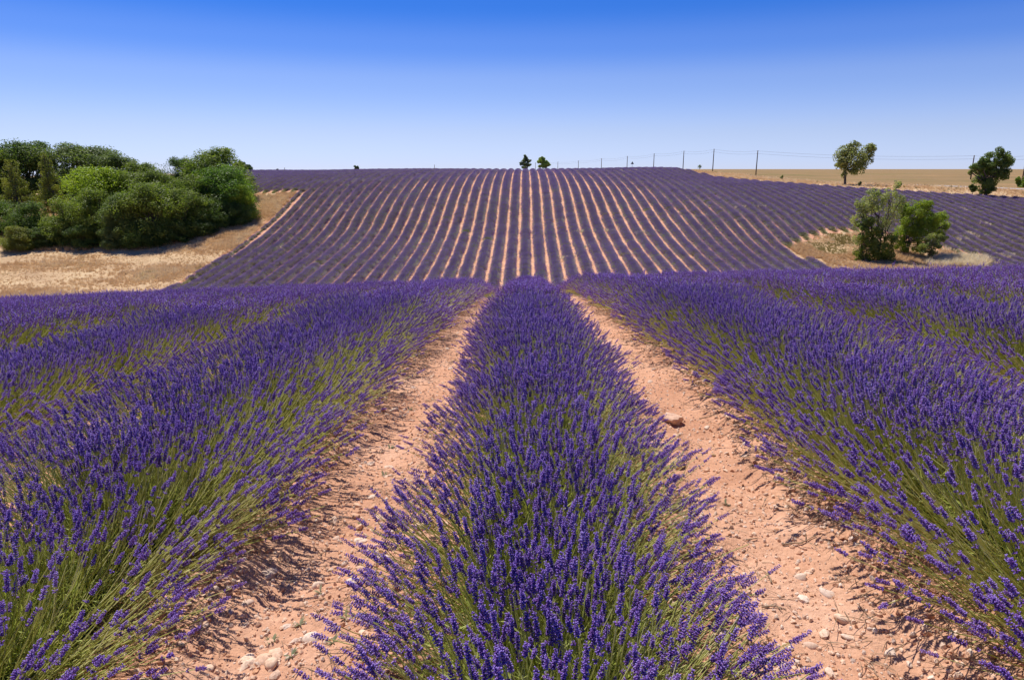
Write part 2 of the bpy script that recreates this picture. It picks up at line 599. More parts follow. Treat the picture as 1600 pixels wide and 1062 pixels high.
ROAD = np.array([at(*q)[:2] for q in ((1040, 263, 270), (1068, 264, 235), (1125, 271, 196), (1200, 279, 182), (1300, 284, 175), (1400, 288, 166), (1500, 292, 158), (1600, 296, 152), (1800, 305, 140), (2100, 310, 120))])


def road_x(y):
    o = np.argsort(ROAD[:, 1])
    return np.interp(y, ROAD[o, 1], ROAD[o, 0])


def zone(cx, cy):
    z = np.zeros(np.broadcast(cx, cy).shape, int)                 # 0 soil
    f = in_field(cx, cy)
    z[~f] = 1                                                      # 1 meadow
    beyond = (cx > road_x(cy)) & (cy > 90)
    z[beyond & ~f] = 2                                             # 2 wheat
    z[(cy > 420) & (cx < 40)] = 1
    return z


Z = zone(cx, cy).ravel()
GV = np.stack([GX, GY, GZ], -1).reshape(-1, 3)


def sub(name, q, mat):
    used, inv = np.unique(q, return_inverse=True)
    o = link(name, mesh_np(name, GV[used], inv.reshape(-1, 4), mat, None, True))
    o['kind'] = 'structure'
    return o


ground = sub('ground', quads[Z == 0], M_soil)
meadow = sub('meadow_ground', quads[Z == 1], M_drysoil)
wheat = sub('wheat_field', quads[Z == 2], M_wheat)

# road strip
rp = []
for a, b2 in zip(ROAD[:-1], ROAD[1:]):
    for t in np.linspace(0, 1, 14)[:-1]:
        rp.append(a * (1 - t) + b2 * t)
rp = np.array(rp)
for _ in range(12):
    rp[1:-1] = (rp[:-2] + rp[2:] + 2 * rp[1:-1]) / 4
tn = np.gradient(rp, axis=0)
tn /= np.linalg.norm(tn, axis=1)[:, None]
nr = np.stack([-tn[:, 1], tn[:, 0]], -1)
V = []
for w in (-1.5, -0.5, 0.5, 1.5):
    p = rp + nr * w
    V.append(np.column_stack([p, T(p[:, 0], p[:, 1]) + 0.13 - 0.03 * abs(w)]))
V = np.array(V)
n = len(rp)
q = np.array([(k * n + i, k * n + i + 1, (k + 1) * n + i + 1, (k + 1) * n + i) for k in range(3) for i in range(n - 1)])
road = link('road', mesh_np('road', V.reshape(-1, 3), q, M_road, None, True))
road['kind'] = 'structure'


# ------------------------------------------------------------------ lavender: prototypes
def floret(mb, c, d, length, rad, m):
    d = d / np.linalg.norm(d)
    a = np.cross(d, [0.3, 0.2, 1.0]); a /= np.linalg.norm(a)
    b = np.cross(d, a)
    V = [c, c + d * length * 0.55 + a * rad, c + d * length * 0.55 + b * rad, c + d * length * 0.55 - a * rad, c + d * length * 0.55 - b * rad, c + d * length]
    T_ = [(0, 2, 1), (0, 3, 2), (0, 4, 3), (0, 1, 4), (5, 1, 2), (5, 2, 3), (5, 3, 4), (5, 4, 1)]
    mb.add(V, T_, None, m)


def curve_pt(t, L, bend):
    return np.array([bend * t * t * L, 0.02 * math.sin(t * 5) * L, L * t * (1 - 0.25 * bend * t)])


def make_stem(seed, L=0.5, spike=True, fine=True):
    r = random.Random(seed)
    mb = MB()
    bend = r.uniform(0.04, 0.36)
    ts = np.linspace(0, 1, 6)
    pts = np.array([curve_pt(t, L, bend) for t in ts])
    mb.tube(pts, np.linspace(0.0023, 0.0015, 6), 3, 0, False)
    if spike:
        nw = r.randint(5, 9)
        wh = 0.0074
        t_end = pts[-1]
        dirv = pts[-1] - pts[-2]; dirv /= np.linalg.norm(dirv)
        sx = np.cross(dirv, [0, 1, 0]); sx /= np.linalg.norm(sx)
        sy = np.cross(dirv, sx)
        zs = [-0.028 - 0.01 * r.random()] + [i * wh for i in range(nw)]
        if r.random() < 0.4: zs = zs[1:]
        top = nw * wh
        for w, z in enumerate(zs):
            h = max(z, 0) / top
            prof = (0.65 + 0.6 * math.sin(math.pi * min(1, h * 0.8 + 0.25))) * (1 - 0.45 * h)
            k = 7 if h < 0.7 else 5
            ph = r.random() * 6.28
            for i in range(k):
                a = ph + i * 2 * math.pi / k + r.uniform(-0.25, 0.25)
                rad = np.cos(a) * sx + np.sin(a) * sy
                up = r.uniform(0.55, 1.1)
                d = rad + dirv * up
                c = t_end + dirv * (z + r.uniform(-0.002, 0.002)) + rad * 0.001
                ln = 0.0054 * prof * r.uniform(0.8, 1.25)
                floret(mb, c, d, ln, 0.0024 * (0.7 + 0.4 * prof), 1)
                if r.random() < 0.50:
                    dd = d / np.linalg.norm(d)
                    floret(mb, c + dd * ln * 0.75, rad + dirv * r.uniform(-0.3, 1), 0.0048, 0.0024, 2)
    return mb.mesh('stem', [M_stem, M_calyx, M_petal])


def make_lod_stem(seed, L=0.5):
    r = random.Random(seed)
    mb = MB()
    bend = r.uniform(0.0, 0.3)
    pts = np.array([curve_pt(t, L, bend) for t in np.linspace(0, 1, 4)])
    mb.tube(pts, [0.0034, 0.0032, 0.0030, 0.0027], 3, 0, False)
    if seed % 5 == 4:
        return mb.mesh('stem_lod', [M_stem, M_calyx, M_petal])
    d = pts[-1] - pts[-2]; d /= np.linalg.norm(d)
    for i in range(5):
        z = i * 0.016 - 0.008
        rad = 0.0092 * (1 - 0.12 * i) * r.uniform(0.8, 1.15)
        a = r.random() * 6
        sx = np.array([math.cos(a), math.sin(a), 0])
        floret(mb, pts[-1] + d * z + sx * 0.002, d + sx * 0.35, 0.024, rad * 0.85, 1 if r.random() < 0.68 else 2)
    return mb.mesh('stem_lod', [M_stem, M_calyx, M_petal])


def make_blades(seed):
    r = random.Random(seed)
    mb = MB()
    for i in range(7):
        a = r.random() * 6.28
        tilt = r.uniform(0.05, 0.35)
        L = r.uniform(0.22, 0.40)
        w = r.uniform(0.0014, 0.0026)
        d = np.array([math.cos(a) * math.sin(tilt), math.sin(a) * math.sin(tilt), math.cos(tilt)])
        s = np.array([-math.sin(a), math.cos(a), 0]) * w
        b = np.array([r.uniform(-.04, .04), r.uniform(-.04, .04), 0])
        m_ = b + d * L * 0.55 + np.array([0, 0, 0.01])
        e = b + d * L + np.array([math.cos(a), math.sin(a), 0]) * 0.03
        mb.add([b - s, b + s, m_ + s, m_ - s, e], [(3, 2, 4)], [(0, 1, 2, 3)], 0)
        for k in range(4):                       # small leaves low on the shoot
            t = r.uniform(0.2, 0.9)
            c = b + d * L * t
            aa = r.random() * 6.28
            o = np.array([math.cos(aa), math.sin(aa), 0.9]) * r.uniform(0.02, 0.035)
            ss = np.array([-math.sin(aa), math.cos(aa), 0]) * 0.0022
            mb.add([c, c + o * 0.5 + ss, c + o, c + o * 0.5 - ss], None, [(0, 1, 2, 3)], 0)
    return mb.mesh('blades', [M_leaf])


proto_collection('lavender_stalk', [make_stem(s, (0.45, 0.62)[s // 16], s % 4 != 3) for s in range(32)])
proto_collection('lavender_stalk_small', [make_lod_stem(s, (0.45, 0.62)[s // 10]) for s in range(20)])
proto_collection('lavender_blades', [make_blades(s) for s in range(6)])


def phi_sample(n, r):
    """angle across the row, thick on the crown and at the fringe, thinner on the flank"""
    out = []
    while len(out) < n:
        p = r.uniform(-80, 80, n * 2)
        a = np.abs(p)
        w = np.where(a < 34, 1.0, np.where(a < 66, 0.40, 0.85))
        out.extend(p[r.random(n * 2) < w])
    return np.radians(np.array(out[:n]))


def make_clump(seed):
    """one metre-scale piece of a far lavender row: rounded, stems low, flower heads outside"""
    r = np.random.default_rng(seed)
    mb = MB()
    n = 265
    phi = phi_sample(n, r)
    psi = r.normal(0, 0.42, n)
    d = np.stack([np.sin(phi), np.sin(psi) * np.cos(phi), np.cos(phi) * np.cos(psi)], -1)
    d /= np.linalg.norm(d, axis=1)[:, None]
    L = r.uniform(0.46, 0.60, n) + 0.07 * np.abs(np.sin(phi))
    base = np.stack([r.normal(0, 0.06, n), r.normal(0, 0.14, n), np.full(n, 0.05)], -1)
    tip = base + d * L[:, None]
    tip[:, 2] = np.maximum(tip[:, 2], 0.05)
    for i in range(n):
        D = d[i] + np.array([0, 0, 0.25]); D /= np.linalg.norm(D)
        floret(mb, tip[i] - D * 0.03, D, 0.085, 0.0125, 0)
    for i in range(250):
        s = np.cross(d[i], [0, 0.3, 1]); s /= np.linalg.norm(s) + 1e-9
        a = base[i] + d[i] * 0.12
        e = tip[i]
        e = base[i] + d[i] * L[i] * (0.98 if i % 2 else 1.12)
        mb.add([a - s * 0.012, a + s * 0.012, e + s * 0.008, e - s * 0.008], None, [(0, 1, 2, 3)], 1)
    # woody, leafy middle
    th = np.linspace(-math.pi / 2, math.pi / 2, 7)
    V = []
    for y, k in ((-0.42, 0.75), (-0.18, 1.0), (0.18, 1.0), (0.42, 0.75)):
        for t in th:
            rr = 0.34 * k * r.uniform(0.85, 1.15)
            V.append((math.sin(t) * rr * 1.15, y, math.cos(t) * rr))
    q = [(a * 7 + i, a * 7 + i + 1, (a + 1) * 7 + i + 1, (a + 1) * 7 + i) for a in range(3) for i in range(6)]
    mb.add(V, None, q, 2)
    return mb.mesh('clump', [M_far, M_fargreen, M_farcore])


proto_collection('lavender_clump', [make_clump(s) for s in range(7)])


def make_green_clump(seed):
    r = np.random.default_rng(seed)
    mb = MB()
    for i in range(260):
        ph, ps = r.uniform(-1.5, 1.5), r.normal(0, 0.8)
        d = np.array([math.sin(ph), math.sin(ps) * math.cos(ph), abs(math.cos(ph) * math.cos(ps))])
        L = r.uniform(0.28, 0.5)
        s = np.cross(d, [0, 0.3, 1]); s /= np.linalg.norm(s) + 1e-9
        mb.add([d * 0.05 - s * 0.012, d * 0.05 + s * 0.012, d * L], [(0, 1, 2)], None, 0)
    return mb.mesh('green_clump', [M_fargreen])


proto_collection('lavender_green_clump', [make_green_clump(s) for s in range(3)])

# ------------------------------------------------------------------ lavender rows
NEAR_END = 28.0


def ordinal(n):
    ones = ['', 'first', 'second', 'third', 'fourth', 'fifth', 'sixth', 'seventh', 'eighth', 'ninth', 'tenth', 'eleventh', 'twelfth',
            'thirteenth', 'fourteenth', 'fifteenth', 'sixteenth', 'seventeenth', 'eighteenth', 'nineteenth']
    if n < 20: return ones[n]
    tens = {2: 'twenti', 3: 'thirti', 4: 'forti', 5: 'fifti'}
    if n % 10 == 0: return tens[n // 10] + 'eth'
    return tens[n // 10].replace('ti', 'ty') + '-' + ones[n % 10]


def near_row(root, n):
    x0 = n * SP + OFF
    y = -0.4
    plants = []
    while y < NEAR_END:
        gx, gy = x0, y
        u, v, d = project(np.array(gx), np.array(gy), np.array(0.0))
        half = 0.80 * y + 2.4
        if abs(gx) < half and (abs(gx) < 30):
            plants.append((gx + random.gauss(0, 0.035), gy, random.uniform(0.90, 1.10), random.uniform(0.65, 1.25)))
        y += random.uniform(0.34, 0.44)
    if not plants:
        return 0
    P, Rt, S, Pk, far = [], [], [], [], []
    bP, bR, bS = [], [], []
    for (px, py, sz, dn) in plants:
        dist = math.hypot(px, py)
        k = int((560 if dist < 9 else 330) * dn * (1.08 if n else 1.0))
        phi = phi_sample(k, rng)
        psi = rng.normal(0, 0.30, k)
        d = np.stack([np.sin(phi), np.sin(psi) * np.cos(phi), np.cos(phi) * np.cos(psi)], -1)
        d[:, 1] += rng.normal(0, 0.10, k)
        d /= np.linalg.norm(d, axis=1)[:, None]
        bx = px + rng.normal(0, 0.05, k) + ((0.155 if py < 2.8 else 0.13) if n == 0 else 0.155) * np.sin(phi)
        by = py + rng.normal(0, 0.10, k)
        bz = T(bx, by) + 0.05 + 0.03 * rng.random(k)
        hf = (1.0 if n == 0 else (0.90 if n < 0 else 0.95)) * float(np.interp(py, [0, 9, 14, 18], [1.0, 1.0, 0.95, 0.92]))
        gw = float(np.interp(py, [0.5, 1.8, 3.0, 6.0, 10], [0.80, 0.88, 1.0, 1.08, 1.10] if n == 0 else ([1.16, 1.16, 1.18, 1.20, 1.16] if n == 1 else [1.02, 1.04, 1.16, 1.28, 1.24])))
        if abs(n) > 1: gw = 1.2
        L = (rng.normal(0.50, 0.045, k) * min(1, gw) * hf + (float(np.interp(py, [1.0, 2.4, 4.0, 8.0, 14.0], [0.07, 0.06, 0.01, -0.01, 0.0])) if n == 0 else (0.165 if abs(n) == 1 else 0.13)) * np.abs(np.sin(phi)) * gw ** 2 - 0.02) * sz
        L = np.clip(L, 0.24, 0.84)
        # keep low stems off the soil
        low = d[:, 2] < 0.10
        d[low, 2] = 0.10 + 0.1 * rng.random(low.sum())
        d /= np.linalg.norm(d, axis=1)[:, None]
        up = np.array([0, 0, 1.0]) + rng.normal(0, 0.32, (k, 3))
        X = up - (up * d).sum(1)[:, None] * d
        X /= np.linalg.norm(X, axis=1)[:, None]
        Y = np.cross(d, X)
        P.append(np.stack([bx, by, bz], -1)); Rt.append(euler_from_axes(X, Y, d))
        sc = L / 0.5
        long_ = L > 0.53
        sc = L / np.where(long_, 0.62, 0.45)
        S.append(sc)
        Pk.append(np.where(long_, 1, 0))
        far.append(np.full(k, dist > 8.5))
        kb = 80 if dist < 9 else 44
        ph = rng.uniform(-1.35, 1.35, kb)
        ps = rng.normal(0, 0.35, kb)
        db = np.stack([np.sin(ph), np.sin(ps) * np.cos(ph), np.cos(ph) * np.cos(ps) + 0.12], -1)
        db /= np.linalg.norm(db, axis=1)[:, None]
        up = rng.normal(0, 1, (kb, 3))
        Xb = up - (up * db).sum(1)[:, None] * db
        Xb /= np.linalg.norm(Xb, axis=1)[:, None]
        bbx, bby = px + rng.normal(0, 0.09, kb), py + rng.normal(0, 0.11, kb)
        bP.append(np.stack([bbx, bby, T(bbx, bby) + 0.08], -1))
        bR.append(euler_from_axes(Xb, np.cross(db, Xb), db))
        bS.append(rng.uniform(0.85, 1.3, kb) * sz)
    P, Rt, S, far, Pk = np.vstack(P), np.vstack(Rt), np.concatenate(S), np.concatenate(far), np.concatenate(Pk)
    if (~far).any():
        scatter('flower_stems', 'lavender_stalk', P[~far], Rt[~far], S[~far], root, Pk[~far] * 16 + rng.integers(0, 16, int((~far).sum())))
    if far.any():
        scatter('flower_stems', 'lavender_stalk_small', P[far], Rt[far], S[far] * 1.03, root, Pk[far] * 10 + rng.integers(0, 10, int(far.sum())))
    scatter('leafy_shoots', 'lavender_blades', np.vstack(bP), np.vstack(bR), np.concatenate(bS), root)
    # dark green mound amid the basal leaves, added to block light
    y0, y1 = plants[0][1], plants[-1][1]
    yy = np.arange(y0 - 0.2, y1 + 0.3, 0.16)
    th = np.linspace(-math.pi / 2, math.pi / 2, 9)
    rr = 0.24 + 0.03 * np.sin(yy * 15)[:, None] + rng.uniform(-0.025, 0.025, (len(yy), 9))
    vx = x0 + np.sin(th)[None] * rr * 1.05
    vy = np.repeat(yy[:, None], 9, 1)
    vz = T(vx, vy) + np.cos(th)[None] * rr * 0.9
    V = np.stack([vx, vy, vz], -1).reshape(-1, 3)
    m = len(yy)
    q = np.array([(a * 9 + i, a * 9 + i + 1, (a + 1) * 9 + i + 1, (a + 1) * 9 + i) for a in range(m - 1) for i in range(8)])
    link('light_blocking_core', mesh_np('light_blocking_core', V, q, M_core, None, True), root)
    return len(P)


total = 0
for n in range(-46, 57):
    x0 = n * SP + OFF
    yy = np.arange(-1, 214, 0.48); yy = yy + rng.uniform(-0.08, 0.08, len(yy))
    ok = in_field(np.full_like(yy, x0), yy) & (yy > (NEAR_END if abs(n) <= 15 else 8))
    zz = T(np.full_like(yy, x0), yy)
    u, v, d = project(np.full_like(yy, x0), yy, zz)
    ok &= (d > 4) & (u > -250) & (u < 1850)
    has_near = abs(n) <= 15
    if not ok.any() and not has_near:
        continue
    root = empty('lavender_row', (0, 0, 0))
    nt_ = 0
    if has_near:
        nt_ = near_row(root, n)
        total += nt_
    if ok.any():
        y_ = yy[ok]
        k = len(y_)
        x_ = x0 + rng.normal(0, 0.035, k)
        z_ = T(x_, y_) - 0.03
        # the slope the clump sits on
        sy = (T(x_, y_ + 1) - T(x_, y_ - 1)) / 2
        sx = (T(x_ + 1, y_) - T(x_ - 1, y_)) / 2
        rot = np.stack([np.arctan(sy), -np.arctan(sx), np.where(rng.random(k) < 0.5, 0, math.pi) + rng.normal(0, 0.12, k)], -1)
        flip = np.abs(rot[:, 2]) > 1.5
        # rotation order XYZ: turn about z last, so slopes are taken before the half turn
        rot[flip, 0] *= -1
        rot[flip, 1] *= -1
        wid = 1.15 + 0.12 * vnoise(x_, y_, 0.35, 11) * 2
        wid = wid * (1.10 if n > 12 else (1.04 if n < -8 else 1.0))
        edge = ~in_field(x_, y_ + 1.2) | ~in_field(x_, y_ - 1.2)
        weak = (n <= -21) & (y_ < Y_CORNER) & (rng.random(k) < 0.0 + 0.8 * (n == -23))
        wid = np.where((n == -23) & (y_ < Y_CORNER) & (y_ > 100), wid * 0.62, wid)
        wid = np.where((n == -22) & (y_ < Y_CORNER) & (y_ > 104), wid * 0.85, wid)
        sc = np.stack([wid * rng.uniform(0.93, 1.07, k), np.full(k, 1.0), (0.98 + 0.16 * vnoise(x_, y_, 0.6, 12)) * rng.uniform(0.9, 1.08, k)], -1)
        sc[:, 2] *= np.clip(wid, 0.7, 1.1)
        green = edge | (rng.random(k) < 0.015 + 0.10 * (vnoise(x_, y_, 0.12, 61) > 0.26)) | (weak & (rng.random(k) < 0.5))
        scatter('flowering_growth', 'lavender_clump', np.stack([x_, y_, z_], -1)[~green], rot[~green], sc[~green], root)
        if green.any():
            scatter('green_growth', 'lavender_green_clump', np.stack([x_, y_, z_], -1)[green], rot[green], sc[green] * 1.15, root)
    if n == 0:
        lab = 'middle lavender row, running straight away from the viewer between the two bare soil paths'
    else:
        side = 'left' if n < 0 else 'right'
        tail = {True: ', seen up close and again on the far hill', False: ', seen as a purple stripe on the far hill'}[nt_ > 0]
        if n < -23: tail = ', ending against the dry meadow beside the grove'
        if n > 31: tail = ', ending at the grassy bank below the wheat'
        lab = ('purple lavender row, %s to the %s of the middle row' % (ordinal(abs(n)), side)) + tail
        if len(lab.split()) > 16 or True:
            short = {True: ', close and again on the hill', False: ', a stripe on the hill'}[nt_ > 0]
            if n < -23: short = ', ending at the dry meadow'
            if n > 31: short = ', ending at the grassy bank'
            lab = 'lavender row, %s %s of the middle row%s' % (ordinal(abs(n)), side, short)
    tag(root, lab, 'lavender row', 'parallel lavender rows of the field')
print('near stems', total)


# ------------------------------------------------------------------ dry grass
def make_tuft(seed, mat, n=26, h=0.5, spread=0.25, w=0.012, m2=None):
    r = random.Random(seed)
    mb = MB()
    for i in range(n):
        a = r.random() * 6.28
        b = np.array([math.cos(a), math.sin(a), 0]) * r.random() * spread * 0.7
        t = r.uniform(0.05, 0.5)
        d = np.array([math.cos(a) * math.sin(t), math.sin(a) * math.sin(t), math.cos(t)])
        L = h * r.uniform(0.5, 1.1)
        s = np.array([-math.sin(a), math.cos(a), 0]) * w
        m_ = b + d * L * 0.6
        e = b + d * L + np.array([math.cos(a), math.sin(a), -0.3]) * L * 0.15
        mb.add([b - s, b + s, m_ + s, m_ - s, e], [(3, 2, 4)], [(0, 1, 2, 3)], 0)
    return mb.mesh('tuft', [mat])


proto_collection('straw_tuft', [make_tuft(s, M_dry, 34, 0.5, 0.40, 0.012) for s in range(6)])
proto_collection('olive_tuft', [make_tuft(s + 9, M_drygreen, 26, 0.38, 0.45, 0.013) for s in range(4)])
proto_collection('pale_tuft', [make_tuft(s + 19, M_pale, 40, 0.8, 0.35, 0.012) for s in range(3)])


def grass(name, label, proto, x, y, s, keep, hs=None):
    x, y, s = x[keep], y[keep], s[keep]
    z = T(x, y) - 0.01
    k = len(x)
    rot = np.stack([rng.normal(0, 0.1, k), rng.normal(0, 0.1, k), rng.uniform(0, 6.28, k)], -1)
    o = scatter(name, proto, np.stack([x, y, z], -1), rot, s)
    tag(o, label, 'grass', None, 'stuff')
    return o


# left meadow
N = 52000
gx, gy = rng.uniform(-112, XL + 0.4, N), rng.uniform(60, Y_CORNER + 0.5, N)
u, v, d = project(gx, gy, T(gx, gy))
vis = (u > -120) & (u < 500) & ~in_field(gx - 0.2, gy)
bare = vnoise(gx, gy, 0.12, 21) + 0.5 * vnoise(gx, gy, 0.5, 22)
# mown bare strip close to the grove
s = np.clip(0.75 + 1.3 * vnoise(gx, gy, 0.15, 23), 0.3, 1.5) * rng.uniform(0.7, 1.3, N)
strip = (v < 412) & (u < 250) & (v > 392)
s = np.where(strip, s * 0.45, s)
grass('dry_grass', 'straw coloured dry grass over the meadow in front of the grove', 'straw_tuft', gx, gy, s, vis & (rng.random(N) < np.where(bare > -0.12, 1, 0.35)))
grass('grass', 'olive green weedy grass thinly mixed into the meadow', 'olive_tuft', gx, gy, s, vis & (vnoise(gx, gy, 0.2, 25) > 0.2) & (rng.random(N) < 0.25))
# patch with the bushes
N = 9000
gx, gy = rng.uniform(PATCH[:, 0].min(), PATCH[:, 0].max(), N), rng.uniform(PATCH[:, 1].min(), PATCH[:, 1].max(), N)
ins = in_poly(gx, gy, PATCH)
s = np.clip(0.9 + 1.0 * vnoise(gx, gy, 0.3, 31), 0.4, 1.5) * rng.uniform(0.7, 1.2, N)
u, v, d = project(gx, gy, T(gx, gy))
ol = (vnoise(gx, gy, 0.25, 33) > 0.02) & (v < 398)
edge = vnoise(gx, gy, 0.5, 34) - 0.1 * (v < 374) > -0.3
grass('dry_grass', 'straw coloured dry grass in the hollow around the bushes', 'straw_tuft', gx, gy, s, ins & ~ol & edge)
grass('grass', 'olive green grass on the upper part of the hollow left of the bushes', 'olive_tuft', gx, gy, s, ins & ol)
N = 480
pu = rng.normal(1503, 22, N)
gx, gy = np.array([at(a, 407, b)[:2] for a, b in zip(pu, rng.uniform(91, 97, N))]).T
grass('dry_grass', 'tall bleached grass right of the bushes in the hollow', 'pale_tuft', gx, gy, rng.uniform(0.9, 1.6, N), np.ones(N, bool))
# right bank
N = 30000
gx, gy = rng.uniform(26, 150, N), rng.uniform(100, 260, N)
yb = y_end_right(gx)
rx = road_x(gy)
ins = (gy > yb) & (gx < rx - 1.7)
ins2 = (gx > rx + 1.7) & (gx < rx + 5.5)
s = np.clip(0.9 + 1.0 * vnoise(gx, gy, 0.25, 41), 0.4, 1.5) * rng.uniform(0.7, 1.2, N)
grass('dry_grass', 'straw coloured dry grass on the bank between lavender and road', 'straw_tuft', gx, gy, s, ins & (gy < 225))
grass('dry_grass', 'dry grass verge between the road and the wheat', 'straw_tuft', gx, gy, s * 0.9, ins2 & (gy < 240) & (rng.random(N) < 0.6))
N = 900
gx, gy = rng.uniform(26, 150, N), rng.uniform(100, 250, N)
ins = (gy > y_end_right(gx)) & (gx < road_x(gy) - 1.9) & (vnoise(gx, gy, 0.3, 43) > 0.12)
grass('grass', 'green weeds dotted along the bank below the road', 'olive_tuft', gx, gy, rng.uniform(1.0, 2.2, N), ins & (gy < 225))
# bleached weeds in the lavender on the hill
spots = [(885, 402, 91, 9), (905, 370, 106, 5), (952, 367, 106, 4), (1000, 371, 104, 8), (925, 392, 97, 4), (1500, 330, 121, 8), (1520, 370, 107, 10), (1505, 378, 105, 9), (1540, 350, 112, 6),
         (1480, 386, 100, 8), (1575, 390, 98, 9), (1155, 324, 117, 5), (1190, 326, 117, 5), (968, 268, 170, 7), (990, 267, 172, 8), (930, 266, 172, 4), (1012, 290, 140, 3), (1576, 403, 97, 9), (385 + 60, 390, 104, 4)]
gx, gy = [], []
for (a, b, c, k) in spots:
    p = at(a, b, c)
    for _ in range(k * 2):
        gx.append(p[0] + random.gauss(0, 0.7)); gy.append(p[1] + random.gauss(0, 0.5))
gx, gy = np.array(gx), np.array(gy)
o = scatter('bleached_weeds', 'pale_tuft', np.stack([gx, gy, T(gx, gy) + 0.25], -1), np.stack([gx * 0, gx * 0, rng.uniform(0, 6.28, len(gx))], -1), rng.uniform(0.35, 0.75, len(gx)))
tag(o, 'bleached dead weeds standing up out of the lavender on the far hill', 'weeds', None, 'stuff')


# ------------------------------------------------------------------ stones, gravel, twigs on the two soil paths
def surf(x, y):
    """height of the detailed ground by lookup in the grid"""
    i = np.clip(np.searchsorted(xs, x) - 1, 0, nx - 2)
    j = np.clip(np.searchsorted(ys, y) - 1, 0, ny - 2)
    a = (x - xs[i]) / (xs[i + 1] - xs[i]); b = (y - ys[j]) / (ys[j + 1] - ys[j])
    return GZ[i, j] * (1 - a) * (1 - b) + GZ[i + 1, j] * a * (1 - b) + GZ[i, j + 1] * (1 - a) * b + GZ[i + 1, j + 1] * a * b


def stone_mesh(seed, sub_=2, flat=0.6, rough_=0.25, mat=None, facet=True):
    import bmesh
    bm = bmesh.new()
    bmesh.ops.create_icosphere(bm, subdivisions=sub_, radius=1.0)
    o = Vector((seed * 3.1, seed * 1.7, 0))
    for v_ in bm.verts:
        c = v_.co.copy()
        k = 1 + rough_ * 1.6 * noise.noise(c * 0.9 + o) + rough_ * 0.6 * noise.noise(c * 2.3 + o)
        v_.co = Vector((c.x * k, c.y * k * 0.8, c.z * k * flat))
    me = bpy.data.meshes.new('stone')
    bm.to_mesh(me); bm.free()
    if not facet:
        me.polygons.foreach_set('use_smooth', [True] * len(me.polygons))
    me.materials.append(mat or M_stone)
    return me


stones = [stone_mesh(i, 2, 0.40 + 0.06 * (i % 4), 0.34, facet=(i % 3 == 2)) for i in range(12)]
pebbles = [stone_mesh(i + 20, 1, 0.6, 0.35) for i in range(6)]
proto_collection('pebble', pebbles)
# paths: left centre x = -0.45 SP, right = 0.55 SP
cnt = 0
for side, (n_st, smin) in {-0.45: (185, 0.012), 0.55: (114, 0.010)}.items():
    k = 0
    while k < n_st:
        y = 1.75 + 9.0 * random.random() ** 2.4
        x = side * SP + OFF * 0 + random.gauss(0, 0.20)
        sz = smin + 0.023 * random.random() ** 2.0
        if side < 0 and y < 2.9: sz *= 1.2
        o = link('stone', random.choice(stones), ground)
        gz = float(surf(np.array(x), np.array(y)))
        o.location = (x, y, gz + sz * 0.04)
        o.scale = (sz, sz * random.uniform(0.7, 1.0), sz * random.uniform(0.7, 1.1))
        o.rotation_euler = (random.gauss(0, 0.2), random.gauss(0, 0.2), random.uniform(0, 6.28))
        k += 1; cnt += 1
# gravel and crumbs
N = 36000
yy = 1.3 + 20 * rng.random(N) ** 2.0
sidev = np.where(rng.random(N) < 0.5, -0.45, 0.55) * SP
xx = sidev + rng.normal(0, 0.30, N)
s = 0.0024 + 0.0105 * rng.random(N) ** 2.6
# more crumbs under the plants' edges
e = np.abs(xx - sidev)
s *= np.where(e > 0.28, 1.4, 1.0)
o = scatter('gravel', 'pebble', np.stack([xx, yy, surf(xx, yy) + s * 0.2], -1), rng.uniform(0, 6.28, (N, 3)), s, ground)
proto_collection('clod', [stone_mesh(i + 40, 1, 0.75, 0.5, M_soil) for i in range(5)])
N = 12000
yy = 1.3 + 16 * rng.random(N) ** 1.5
sidev = np.where(rng.random(N) < 0.5, -0.45, 0.55) * SP
xx = sidev + np.where(rng.random(N) < 0.5, -1, 1) * np.abs(rng.normal(0.46, 0.12, N))
s = 0.005 + 0.016 * rng.random(N) ** 2.2
o = scatter('soil_clods', 'clod', np.stack([xx, yy, surf(xx, yy)], -1), rng.uniform(0, 6.28, (N, 3)), s, ground)
def make_litter(seed):
    r = random.Random(seed)
    mb = MB()
    for i in range(5):
        a = r.random() * 6.28
        L = r.uniform(0.03, 0.09)
        c = np.array([r.uniform(-.04, .04), r.uniform(-.04, .04), 0.004])
        d = np.array([math.cos(a), math.sin(a), r.uniform(0, 0.15)]) * L
        mb.tube([c, c + d * 0.5 + np.array([0, 0, 0.004]), c + d], [0.0014, 0.0012, 0.0008], 3, 0, False)
    return mb.mesh('litter', [M_twig])


proto_collection('litter', [make_litter(i) for i in range(6)])
N = 3600
yy = 1.3 + 14 * rng.random(N) ** 1.5
sidev = np.where(rng.random(N) < 0.5, -0.45, 0.55) * SP
xx = sidev + np.where(rng.random(N) < 0.5, -1, 1) * np.abs(rng.normal(0.42, 0.16, N))
o = scatter('dry_stalk_litter', 'litter', np.stack([xx, yy, surf(xx, yy)], -1), np.stack([xx * 0, xx * 0, rng.uniform(0, 6.28, N)], -1), rng.uniform(0.6, 1.3, N), ground)
# side paths farther out
N = 9000
yy = rng.uniform(2, 18, N)
kk = rng.choice([-3.45, -2.45, -1.45, 1.55, 2.55, 3.55], N) * SP
xx = kk + rng.normal(0, 0.3, N)
s = 0.004 + 0.012 * rng.random(N) ** 3
o = scatter('gravel', 'pebble', np.stack([xx, yy, surf(xx, yy) + s * 0.2], -1), rng.uniform(0, 6.28, (N, 3)), s, ground)


def place_on(u, v):
    """where the sight line of a photo pixel meets the soil"""
    lo, hi = 0.5, 30.0
    for _ in range(40):
        m = (lo + hi) / 2
        p = at(u, v, m)
        if p[2] > float(surf(np.array(p[0]), np.array(p[1]))): lo = m
        else: hi = m
    return at(u, v, lo)


